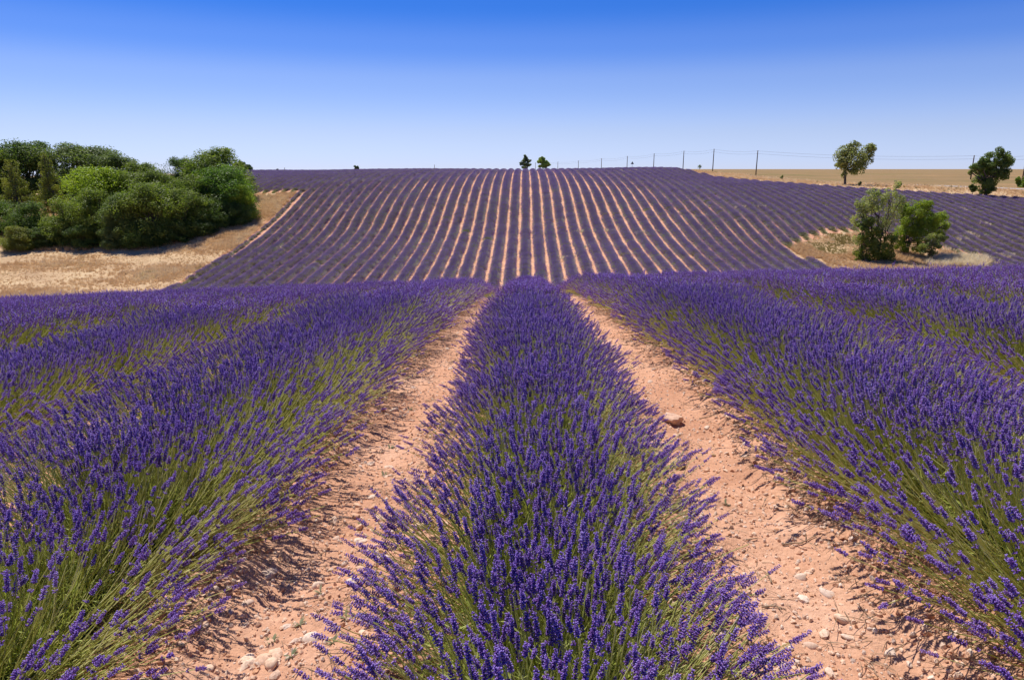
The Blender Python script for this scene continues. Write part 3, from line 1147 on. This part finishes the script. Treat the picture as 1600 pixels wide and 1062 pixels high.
for (u, v, sz, me, lab) in ((1051, 660, 0.072, stone_mesh(51, 3, 0.55, 0.42, M_rockpale), 'largest pale pinkish rock lying on the right hand soil path'),
                            (1062, 731, 0.030, stone_mesh(57, 2, 0.9, 0.55, M_rockbrown), 'small jagged brown stone with white top on the right hand path'),
                            (1115, 712, 0.016, stone_mesh(63, 2, 0.6, 0.35, M_rockbrown), 'little flat brown stone right of the jagged brown one'),
                            (423, 1040, 0.030, stones[3], 'rounded pale cobble at the bottom of the left hand path'),
                            (430, 1056, 0.022, stones[5], 'second rounded pale pebble just below the biggest left cobble'),
                            (1287, 992, 0.022, stones[2], 'round pale pebble near the bottom of the right hand path')):
    p = place_on(u, v)
    o = link('rock', me)
    o.location = (p[0], p[1], p[2] + sz * 0.28)
    o.scale = (sz, sz, sz)
    o.rotation_euler = (0.1, 0.05, random.uniform(0, 6))
    tag(o, lab, 'stone')


def twig(u, v, L, ang, lab):
    p = place_on(u, v)
    r = random.Random(int(u * 7))
    mb = MB()
    pts = []
    a = ang
    q = np.array([0.0, 0.0])
    for i in range(7):
        z = float(surf(np.array(p[0] + q[0]), np.array(p[1] + q[1]))) - p[2] + 0.006 + 0.004 * r.random()
        pts.append((q[0], q[1], z))
        a += r.uniform(-0.35, 0.35)
        q = q + np.array([math.cos(a), math.sin(a)]) * L / 6
    mb.tube(pts, np.linspace(0.0042, 0.0018, 7), 5)
    for k in (2, 4):
        b = np.array(pts[k])
        aa = a + r.choice([-0.9, 0.9])
        mb.tube([b, b + np.array([math.cos(aa), math.sin(aa), 0.25]) * L * 0.18, b + np.array([math.cos(aa), math.sin(aa), 0.2]) * L * 0.3], [0.0025, 0.002, 0.001], 4)
    o = link('twig', mb.mesh('twig', [M_twig], True))
    o.location = p
    tag(o, lab, 'twig')


twig(1222, 852, 0.16, 0.1, 'dead grey twig lying at the right edge of the right hand path')
twig(1205, 912, 0.11, 1.2, 'short dead twig lying at the right of the right hand path')
twig(1165, 845, 0.06, -0.4, 'tiny brown twig in the middle of the right hand path')
twig(1190, 950, 0.09, 0.2, 'thin pale stalk lying low on the right hand path')
twig(1092, 655, 0.10, -0.5, 'thin dead twig beside the largest pale rock')


def make_weed(seed):
    r = random.Random(seed)
    mb = MB()
    for i in range(16):
        a = r.random() * 6.28
        L = r.uniform(0.02, 0.045)
        d = np.array([math.cos(a), math.sin(a), r.uniform(0.15, 0.9)]) * L
        s = np.array([-math.sin(a), math.cos(a), 0]) * L * 0.13
        mb.add([[0, 0, 0], d * 0.5 + s, d, d * 0.5 - s], None, [(0, 1, 2, 3)])
    return mb.mesh('weed', [M_weed])


weeds = [make_weed(i) for i in range(4)]
pts_w = [(540, 965), (468, 975), (600, 742), (565, 820), (1135, 788), (520, 1003), (640, 640), (425, 1002), (500, 925), (455, 1025), (610, 700)]
for i, (u, v) in enumerate(pts_w):
    p = place_on(u, v)
    o = link('weed', weeds[i % 4])
    o.location = p
    o.scale = (0.7,) * 3
    if u > 800:
        o['label'] = 'small grey green weed, the only one on the right hand soil path'
    else:
        k = 1 + sum(1 for (a, b) in pts_w if a < 800 and b > v)
        o['label'] = 'small grey green weed on the left hand path, %s from the bottom' % ordinal(k)
    o['category'] = 'weed'
    o['group'] = 'small weeds on the soil paths'


# ------------------------------------------------------------------ trees
def leaf_cloud(mb, r, blobs, nleaf, size, sub_n=14, hollow=0.55, sub_r=(0.30, 0.48)):
    """leaf quads in clumps through the volume of each blob"""
    vol = np.array([b[3] * b[4] * b[5] for b in blobs]) ** (2 / 3)
    vol = vol / vol.sum()
    for b, w in zip(blobs, vol):
        cx_, cy_, cz_, rx_, ry_, rz_ = b
        n = max(30, int(nleaf * w))
        d = r.normal(0, 1, (sub_n, 3)); d /= np.linalg.norm(d, axis=1)[:, None]
        rad = r.uniform(0.45, 0.92, sub_n)[:, None]
        cen = d * rad
        sr = r.uniform(*sub_r, sub_n)
        pick = r.integers(0, sub_n, n)
        dd = r.normal(0, 1, (n, 3)); dd /= np.linalg.norm(dd, axis=1)[:, None]
        rr = sr[pick] * (hollow + (1.06 - hollow) * r.random(n) ** 0.6)
        p = cen[pick] + dd * rr[:, None]
        p = p * np.array([rx_, ry_, rz_]) + np.array([cx_, cy_, cz_])
        nm = dd + r.normal(0, 0.55, (n, 3)) + np.array([0, 0, 0.25])
        nm /= np.linalg.norm(nm, axis=1)[:, None]
        t = np.cross(nm, r.normal(0, 1, (n, 3))); t /= np.linalg.norm(t, axis=1)[:, None]
        b2 = np.cross(nm, t)
        s = (size * r.uniform(0.6, 1.3, n))[:, None]
        V = np.stack([p - t * s, p + b2 * s * 0.6 + nm * s * 0.15, p + t * s, p - b2 * s * 0.6 + nm * s * 0.15], 1).reshape(-1, 3)
        mb.add(V, None, np.arange(4 * n).reshape(-1, 4))


def branch(mb, r, a, b, r0, r1, k=6, wob=0.08, seg=6):
    a, b = np.array(a, float), np.array(b, float)
    L = np.linalg.norm(b - a)
    pts = [a + (b - a) * t + (r.normal(0, wob * L * 0.35, 3) if 0 < t < 1 else 0) + np.array([0, 0, -0.06 * L * math.sin(math.pi * t)]) for t in np.linspace(0, 1, k)]
    mb.tube(pts, np.linspace(r0, r1, k), seg)


def tree_meshes(seed, blobs, nleaf, leaf, trunk_r, fork=0.3, sub_n=14, stems=1, twigs=True, sub_r=(0.30, 0.48)):
    r = np.random.default_rng(seed)
    top = max(b[2] + b[5] for b in blobs)
    crown = MB()
    leaf_cloud(crown, r, blobs, nleaf, leaf, sub_n, sub_r=sub_r)
    tr = MB()
    fz = top * fork
    for s in range(stems):
        o = np.array([r.normal(0, 0.03 * top), r.normal(0, 0.03 * top), 0]) * (stems > 1)
        f = np.array([r.normal(0, 0.02 * top), r.normal(0, 0.02 * top), fz])
        if stems > 1:
            f = f + o * 3
        # flared foot and trunk
        pts = [o + (0, 0, -0.25), o + (0, 0, 0.1), o * 0.6 + f * 0.4, f * 0.75 + o * 0.25, f]
        rad = trunk_r / math.sqrt(stems)
        tr.tube(pts, [rad * 1.5, rad * 1.15, rad, rad * 0.85, rad * 0.8], 8)
        for b in blobs:
            c = np.array(b[:3])
            if stems > 1 and r.random() < 0.4: continue
            branch(tr, r, f, c, rad * 0.55, rad * 0.2)
            if twigs:
                for _ in range(4):
                    d = r.normal(0, 1, 3); d /= np.linalg.norm(d); d[2] = abs(d[2])
                    e = c + d * np.array(b[3:]) * 0.85
                    branch(tr, r, c * 0.8 + f * 0.2, e, rad * 0.22, rad * 0.04, 5, 0.1, 4)
    return crown.mesh('crown', [M_tleaf]), tr.mesh('trunk', [M_bark], True)


def put_tree(name, meshes, loc, sc, rz, color, label, cat='tree', group=None):
    root = empty(name, loc)
    root.rotation_euler = (0, 0, rz)
    root.scale = sc
    c = link('crown', meshes[0], root)
    c.color = (*color, 1)
    t = link('trunk', meshes[1], root)
    tag(root, label, cat, group)
    return root


# generic broadleaf variants, unit height 1, unit width 1
def unit_broadleaf(seed, low=0.06, n=28000):
    r = np.random.default_rng(seed)
    bl = []
    bl.append((0, 0, 0.62, 0.30, 0.30, 0.30))
    for i in range(7):
        a = i * 0.9 + r.uniform(-0.3, 0.3)
        q = r.uniform(0.18, 0.32)
        bl.append((math.cos(a) * q, math.sin(a) * q, r.uniform(0.32, 0.72), r.uniform(0.15, 0.22), r.uniform(0.15, 0.22), r.uniform(0.15, 0.22)))
    for i in range(5):
        a = i * 1.26 + r.uniform(-0.3, 0.3)
        q = r.uniform(0.05, 0.2)
        bl.append((math.cos(a) * q, math.sin(a) * q, r.uniform(0.74, 0.86), 0.12, 0.12, 0.12))
    for i in range(6):
        a = i * 1.05 + r.uniform(-0.3, 0.3)
        bl.append((math.cos(a) * 0.26, math.sin(a) * 0.26, low + 0.14, 0.20, 0.20, 0.19))
    return tree_meshes(seed, bl, n, 0.0128, 0.02, 0.25, 16, sub_r=(0.34, 0.60))


def unit_pine(seed, n=9000):
    r = np.random.default_rng(seed)
    bl = []
    for i in range(16):
        z = 0.12 + 0.8 * i / 15
        w = 0.36 * (1 - 0.75 * max(0, (z - 0.3) / 0.7)) 
        a = i * 2.4
        bl.append((math.cos(a) * w * 0.45, math.sin(a) * w * 0.45, z, w * 0.6, w * 0.6, 0.11))
    bl.append((0, 0, 0.95, 0.06, 0.06, 0.07))
    return tree_meshes(seed, bl, n, 0.0115, 0.018, 0.5, 10)


broad = [unit_broadleaf(100 + i) for i in range(6)]
pines = [unit_pine(200 + i) for i in range(2)]

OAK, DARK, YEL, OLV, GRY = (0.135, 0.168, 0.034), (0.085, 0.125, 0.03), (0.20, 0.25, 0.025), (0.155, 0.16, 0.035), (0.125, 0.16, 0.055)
grove = [  # u centre, v top, depth, width px, kind, colour, label
    (5, 228, 138, 70, 'b', OAK, 'mid green tree at the far left edge, top of the grove'),
    (52, 216, 141, 84, 'b', DARK, 'tallest dark oak at the upper left of the grove'),
    (128, 221, 142, 108, 'b', GRY, 'broad rounded grey green tree on top of the grove, right of the dark oak'),
    (188, 236, 138, 84, 'b', GRY, 'rounded tree sloping down behind the middle of the grove'),
    (228, 250, 133, 70, 'b', OAK, 'back tree of the grove just left of the low saddle'),
    (25, 250, 119, 66, 'p', OLV, 'olive brown pine at the left edge of the grove'),
    (78, 243, 121, 58, 'p', OLV, 'narrow olive brown pine standing left of the yellow green tree'),
    (148, 256, 119, 90, 'b', YEL, 'yellow green tree in the middle of the grove right of the pines'),
    (190, 262, 122, 76, 'b', OAK, 'fresh green tree right of the yellow green one'),
    (240, 262, 124, 84, 'b', OAK, 'mid green tree below the saddle of the grove'),
    (290, 243, 136, 56, 'b', DARK, 'small dark crown behind the right part of the grove'),
    (345, 228, 130, 92, 'b', OAK, 'tall oak forming the right hand summit of the grove'),
    (352, 254, 119, 84, 'b', (0.095, 0.155, 0.028), 'leafy green tree at the right end of the grove'),
    (374, 285, 118, 40, 'b', YEL, 'yellow tinged shrub at the right tip of the grove'),
    (305, 268, 118, 80, 'b', OAK, 'round crowned tree left of the right end of the grove'),
    (98, 306, 109, 72, 'b', OAK, 'front tree of the grove below the narrow pine'),
    (38, 312, 110, 62, 'b', DARK, 'dark low tree at the front left of the grove'),
    (140, 292, 109, 68, 'b', OAK, 'front tree of the grove below the yellow green tree'),
    (185, 296, 108, 66, 'b', GRY, 'greyish front tree in the middle of the grove'),
    (232, 280, 109, 88, 'b', OAK, 'wide front tree of the grove, centre right'),
    (284, 290, 111, 74, 'b', OAK, 'front tree with lobed crown, third from the right end of the grove'),
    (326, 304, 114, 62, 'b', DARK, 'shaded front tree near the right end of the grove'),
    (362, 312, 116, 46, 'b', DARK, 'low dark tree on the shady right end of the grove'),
    (14, 352, 105, 46, 'b', OLV, 'low olive bush at the bottom left edge of the grove'),
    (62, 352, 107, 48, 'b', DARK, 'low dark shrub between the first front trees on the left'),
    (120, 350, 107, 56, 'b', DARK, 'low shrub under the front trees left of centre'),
    (168, 352, 106, 40, 'b', GRY, 'small pale shrub at the foot of the grove, centre'),
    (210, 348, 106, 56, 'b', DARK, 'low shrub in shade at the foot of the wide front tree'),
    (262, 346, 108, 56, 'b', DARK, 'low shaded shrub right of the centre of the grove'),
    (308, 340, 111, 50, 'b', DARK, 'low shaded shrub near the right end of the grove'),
    (-40, 235, 135, 90, 'b', OAK, 'tree crown just cut by the left edge of the photograph'),
    (-35, 300, 112, 80, 'b', DARK, 'front tree cut by the left edge of the photograph'),
]
for i, (u, vt, d, w, kd, col, lab) in enumerate(grove):
    p = at(u, 300, d)
    bz = float(T(p[0], p[1]))
    top = at(u, vt, d)[2]
    h = max(1.2, (top - bz) / 0.985)
    wd = w * d / F / 0.76
    if w < 60 and vt > 330: nm, cat = 'shrub', 'shrub'
    elif kd == 'p': nm, cat = 'pine_tree', 'tree'
    else: nm, cat = 'broadleaf_tree', 'tree'
    ms = pines[i % 2] if kd == 'p' else broad[i % 6]
    cf = random.uniform(0.9, 1.15)
    put_tree(nm, ms, (p[0], p[1], bz - 0.1), (wd, wd, h), random.uniform(0, 6.28), tuple(c * cf for c in col), lab, cat, 'trees and shrubs of the grove')


def shaped(name, seed, u0, v0, d, px_blobs, nleaf, leaf, trunk_r, color, label, cat='tree', fork=0.35, sub_n=12, stems=1, depth=0.8, sub_r=(0.30, 0.48), group=None):
    """a single tree whose crown lobes are given as (u, v, rx, rz) in photo pixels at depth d"""
    p = at(u0, v0, d)
    bz = float(T(p[0], p[1]))
    k = d / F
    bl = []
    r = random.Random(seed)
    for (bu, bv, rx_, rz_) in px_blobs:
        c = at(bu, bv, d)
        bl.append((c[0] - p[0], r.uniform(-0.3, 0.3) * rx_ * k, c[2] - bz, rx_ * k, rx_ * k * depth, rz_ * k))
    ms = tree_meshes(seed, bl, nleaf, leaf, trunk_r, fork, sub_n, stems, sub_r=sub_r)
    return put_tree(name, ms, (p[0], p[1], bz), (1, 1, 1), 0, color, label, cat, group)


shaped('broadleaf_tree', 301, 1320, 289, 156, [(1324, 246, 20, 18), (1316, 236, 14, 13), (1328, 229, 9, 8), (1340, 258, 13, 12), (1312, 258, 11, 9), (1350, 238, 12, 12), (1355, 230, 8, 6), (1352, 250, 8, 8), (1330, 266, 10, 7), (1318, 272, 5, 6)],
       7500, 0.20, 0.26, (0.24, 0.245, 0.095), 'roadside tree with a slim trunk and a crown split in two lobes', fork=0.35, sub_r=(0.34, 0.55))
shaped('broadleaf_tree', 302, 1541, 302, 134, [(1541, 275, 20, 16), (1541, 290, 14, 12), (1538, 298, 9, 6), (1538, 250, 15, 13), (1552, 238, 9, 9), (1547, 262, 20, 12), (1565, 250, 11, 12), (1570, 256, 9, 9), (1521, 262, 12, 9), (1527, 253, 9, 8), (1513, 269, 4, 4), (1560, 270, 12, 10)],
       16000, 0.16, 0.3, (0.12, 0.16, 0.035), 'dark ivy clad tree with ragged arms at the right of the road', fork=0.3)
shaped('shrub', 303, 1595, 296, 160, [(1595, 288, 9, 8), (1590, 282, 5, 5), (1600, 281, 6, 6)], 2500, 0.2, 0.1, (0.19, 0.25, 0.03), 'bright green round bush at the right edge beside the road', 'shrub', 0.3)
shaped('shrub', 304, 1520, 300, 137, [(1520, 295, 6, 5), (1516, 291, 3, 4)], 900, 0.16, 0.05, (0.09, 0.12, 0.035), 'small shrub at the left foot of the dark ivy clad tree', 'shrub', 0.3)
shaped('conifer_tree', 305, 821, 264, 205, [(821, 259, 9, 4.5), (821, 254, 7.5, 4.5), (820.5, 249, 5, 4), (820.5, 245.0, 2.4, 3), (828, 251, 2.5, 2), (814, 256, 3, 3)],
       5000, 0.16, 0.16, (0.14, 0.17, 0.08), 'small dark conical evergreen on the horizon, left one of the pair', fork=0.4)
shaped('broadleaf_tree', 306, 848, 264, 205, [(846, 251, 6.5, 6), (852, 255, 6.5, 6), (848, 260, 6, 4), (857, 257, 3, 3)],
       4000, 0.2, 0.14, (0.28, 0.33, 0.08), 'small round green tree on the horizon, right one of the pair', fork=0.3)
shaped('shrub', 307, 556, 266, 195, [(556, 262, 4, 3.2)], 700, 0.2, 0.06, (0.10, 0.12, 0.04), 'tiny olive bush alone on the horizon left of centre', 'shrub', 0.3)
shaped('shrub', 308, 434, 269, 205, [(434, 267, 3.6, 2.4)], 600, 0.2, 0.06, (0.045, 0.06, 0.04), 'tiny dark bush on the horizon beside the leftmost thin pole', 'shrub', 0.3)
shaped('broadleaf_tree', 309, 386, 268, 200, [(388, 262, 7, 5), (380, 258, 7, 6)], 1500, 0.25, 0.12, (0.07, 0.11, 0.04), 'far greenery peeping out behind the right end of the grove', 'tree', 0.3)
# the bushes in the hollow
shaped('broadleaf_tree', 310, 1372, 409, 94.5, [(1362, 330, 22, 18), (1340, 320, 15, 13), (1378, 306, 14, 13), (1386, 288, 8, 8), (1352, 306, 13, 11), (1390, 330, 14, 18), (1345, 345, 14, 14), (1372, 352, 18, 16), (1335, 332, 9, 7),
                                                (1395, 312, 9, 10), (1355, 300, 8, 7), (1330, 345, 10, 10), (1332, 318, 9, 8), (1340, 372, 12, 12)],
       10000, 0.10, 0.20, (0.30, 0.31, 0.12), 'tall thin leaved grey green tree with visible branches, left in the hollow', fork=0.25, stems=3, sub_n=16, sub_r=(0.26, 0.42))
shaped('shrub', 311, 1352, 408, 93.5, [(1343, 352, 10, 9), (1345, 366, 10, 10), (1350, 345, 8, 8), (1357, 378, 13, 13), (1345, 392, 10, 10), (1368, 385, 16, 18), (1372, 400, 12, 8), (1356, 402, 9, 7), (1362, 362, 10, 8), (1385, 398, 14, 10), (1384, 375, 12, 12), (1340, 402, 9, 8)],
       14000, 0.10, 0.12, (0.15, 0.19, 0.035), 'dense dark green shrub at the foot of the tall thin leaved tree', 'shrub', 0.2, stems=3)
shaped('broadleaf_tree', 312, 1417, 398, 97, [(1422, 334, 23, 19), (1410, 352, 20, 18), (1442, 343, 20, 17), (1430, 322, 16, 11), (1452, 358, 20, 16), (1430, 362, 22, 16), (1406, 330, 12, 12), (1462, 337, 9, 9), (1472, 350, 8, 9), (1403, 370, 12, 12), (1470, 368, 8, 8), (1405, 385, 13, 10), (1432, 382, 14, 10)],
       24000, 0.10, 0.17, (0.21, 0.26, 0.028), 'rounded bright green tree on the right in the hollow', fork=0.22, stems=4)
shaped('shrub', 313, 1453, 409, 94, [(1452, 378, 16, 14), (1466, 372, 9, 7), (1440, 388, 10, 10), (1456, 392, 9, 9)],
       4200, 0.10, 0.08, (0.18, 0.20, 0.07), 'thin twiggy shrub at the right foot of the round green tree', 'shrub', 0.3, stems=4, sub_r=(0.24, 0.4))
for k, (u, v, d, lab) in enumerate(((1343, 290, 152, 'small upright weed clump on the bank right of the split crowned tree'), (1222, 280, 172, 'pale green weed clump on the bank between the two nearer poles'),
                                    (1093, 264.5, 252, 'tiny weed clump at the foot of a pole near the crest'))):
    shaped('shrub', 320 + k, u, v, d, [(u, v - 3, 3, 3.5)], 300, 0.12, 0.03, (0.13, 0.16, 0.06), lab, 'weed', 0.3)


# ------------------------------------------------------------------ utility poles and wires
def pole(u, vt, vb, d, lab, rad=0.15, arm=True):
    p = at(u, vb, d)
    bz = float(T(p[0], p[1]))
    top = at(u, vt, d)[2]
    h = top - bz
    root = empty('utility_pole', (p[0], p[1], bz))
    mb = MB()
    mb.tube([(0, 0, -0.4), (0, 0, h * 0.3), (0, 0, h * 0.7), (0, 0, h)], [rad * 1.15, rad * 1.05, rad * 0.9, rad * 0.8], 10)
    link('post', mb.mesh('post', [M_pole], True), root)
    if arm:
        for dz, sx in ((-0.25, 0.16), (-1.05, -0.16)):
            mb = MB()
            mb.tube([(0, 0, h + dz), (sx, 0, h + dz), (sx, 0, h + dz + 0.22)], [0.035, 0.035, 0.06], 6)
            link('insulator', mb.mesh('insulator', [M_wire], True), root)
    tag(root, lab, 'utility pole', 'utility poles along the road')
    return np.array([p[0], p[1], top - 0.05]), h


line = [
    (1660, 246, 290, 165, None),
    (1597, 243, 284, 181, 'utility pole at the right edge of the photograph, behind the bright bush'),
    (1516, 243, 283, 196, 'utility pole half hidden by the left side of the dark ivy clad tree'),
    (1181, 235.5, 273, 230, 'nearest bare utility pole, standing in the bank left of the split crowned tree'),
    (1113.5, 233, 266, 256, 'utility pole beside the start of the pale road, left of the nearest one'),
    (1067, 236, 265, 285, 'utility pole at the crest with weeds around its foot'),
    (1021, 240, 265, 310, 'utility pole right of the triangular road sign'),
    (979.5, 244, 266, 340, 'utility pole just left of the triangular road sign'),
    (939.5, 247.5, 266, 375, 'second utility pole left of the triangular road sign'),
    (903.5, 251, 266, 410, 'third utility pole left of the triangular road sign'),
    (871.5, 253, 266, 440, 'thin distant utility pole just right of the round horizon tree'),
    (836.5, 254, 266, 470, 'faint distant utility pole seen between the pair of horizon trees'),
]
tops = []
for (u, vt, vb, d, lab) in line:
    if lab is None:
        tops.append(at(u, vt, d)); continue
    tp, h = pole(u, vt, vb, d, lab, 0.16 if d < 300 else 0.17)
    tops.append(tp)
pole(679, 257.5, 266, 330, 'lone thin pole on the horizon left of the pair of trees', 0.13)
pole(445, 262, 268, 260, 'leftmost thin pole on the horizon beside a tiny dark bush', 0.11)
for (a, b, lab) in zip(tops[:-1], tops[1:], ['right edge', 'dark tree', 'split tree', 'nearest', 'second', 'third', 'fourth', 'fifth', 'sixth', 'seventh', 'eighth']):
    for dz, nm in ((-0.1, 'upper'), (-0.95, 'lower')):
        L = np.linalg.norm(b - a)
        sag = 0.018 * L if L < 60 else 0.013 * L
        pts = [a + (b - a) * t + np.array([0, 0, dz - sag * 4 * t * (1 - t)]) for t in np.linspace(0, 1, 15)]
        mb = MB()
        mb.tube(pts, 0.022, 4)
        o = link('power_line', mb.mesh('power_line', [M_wire], True))
        names = {'right edge': 'running out of the right edge of the photograph', 'dark tree': 'from the right edge pole to the pole at the dark tree',
                 'split tree': 'long span passing behind the split crowned tree', 'nearest': 'between the two poles flanking the start of the bank',
                 'second': 'left of the pole at the start of the road', 'third': 'between the crest pole and the one left of it', 'fourth': 'above the triangular road sign'}
        where = names.get(lab, 'in the %s span counted from the right' % lab)
        tag(o, '%s wire %s' % (nm, where), 'power line', 'power lines strung between the poles')

# road sign, seen from behind
p = at(987.5, 266, 200)
bz = float(T(p[0], p[1]))
zt = at(987.5, 252.5, 200)[2]
root = empty('road_sign', (p[0], p[1], bz))
mb = MB()
mb.tube([(0, 0, -0.3), (0, 0, zt - bz - 0.1)], 0.045, 8)
link('post', mb.mesh('post', [M_wire], True), root)
mb = MB()
zc = zt - bz
a = 0.48
tri = [(-a, 0, -0.75), (a, 0, -0.75), (0, 0, 0.05)]
V = [(x, -0.06, zc + z) for x, _, z in tri] + [(x, -0.10, zc + z) for x, _, z in tri]
mb.add(V, [(0, 1, 2), (5, 4, 3)], [(0, 3, 4, 1), (1, 4, 5, 2), (2, 5, 3, 0)])
link('panel', mb.mesh('panel', [M_sign]), root)
tag(root, 'small dark triangular road sign on the crest, seen from behind', 'road sign')
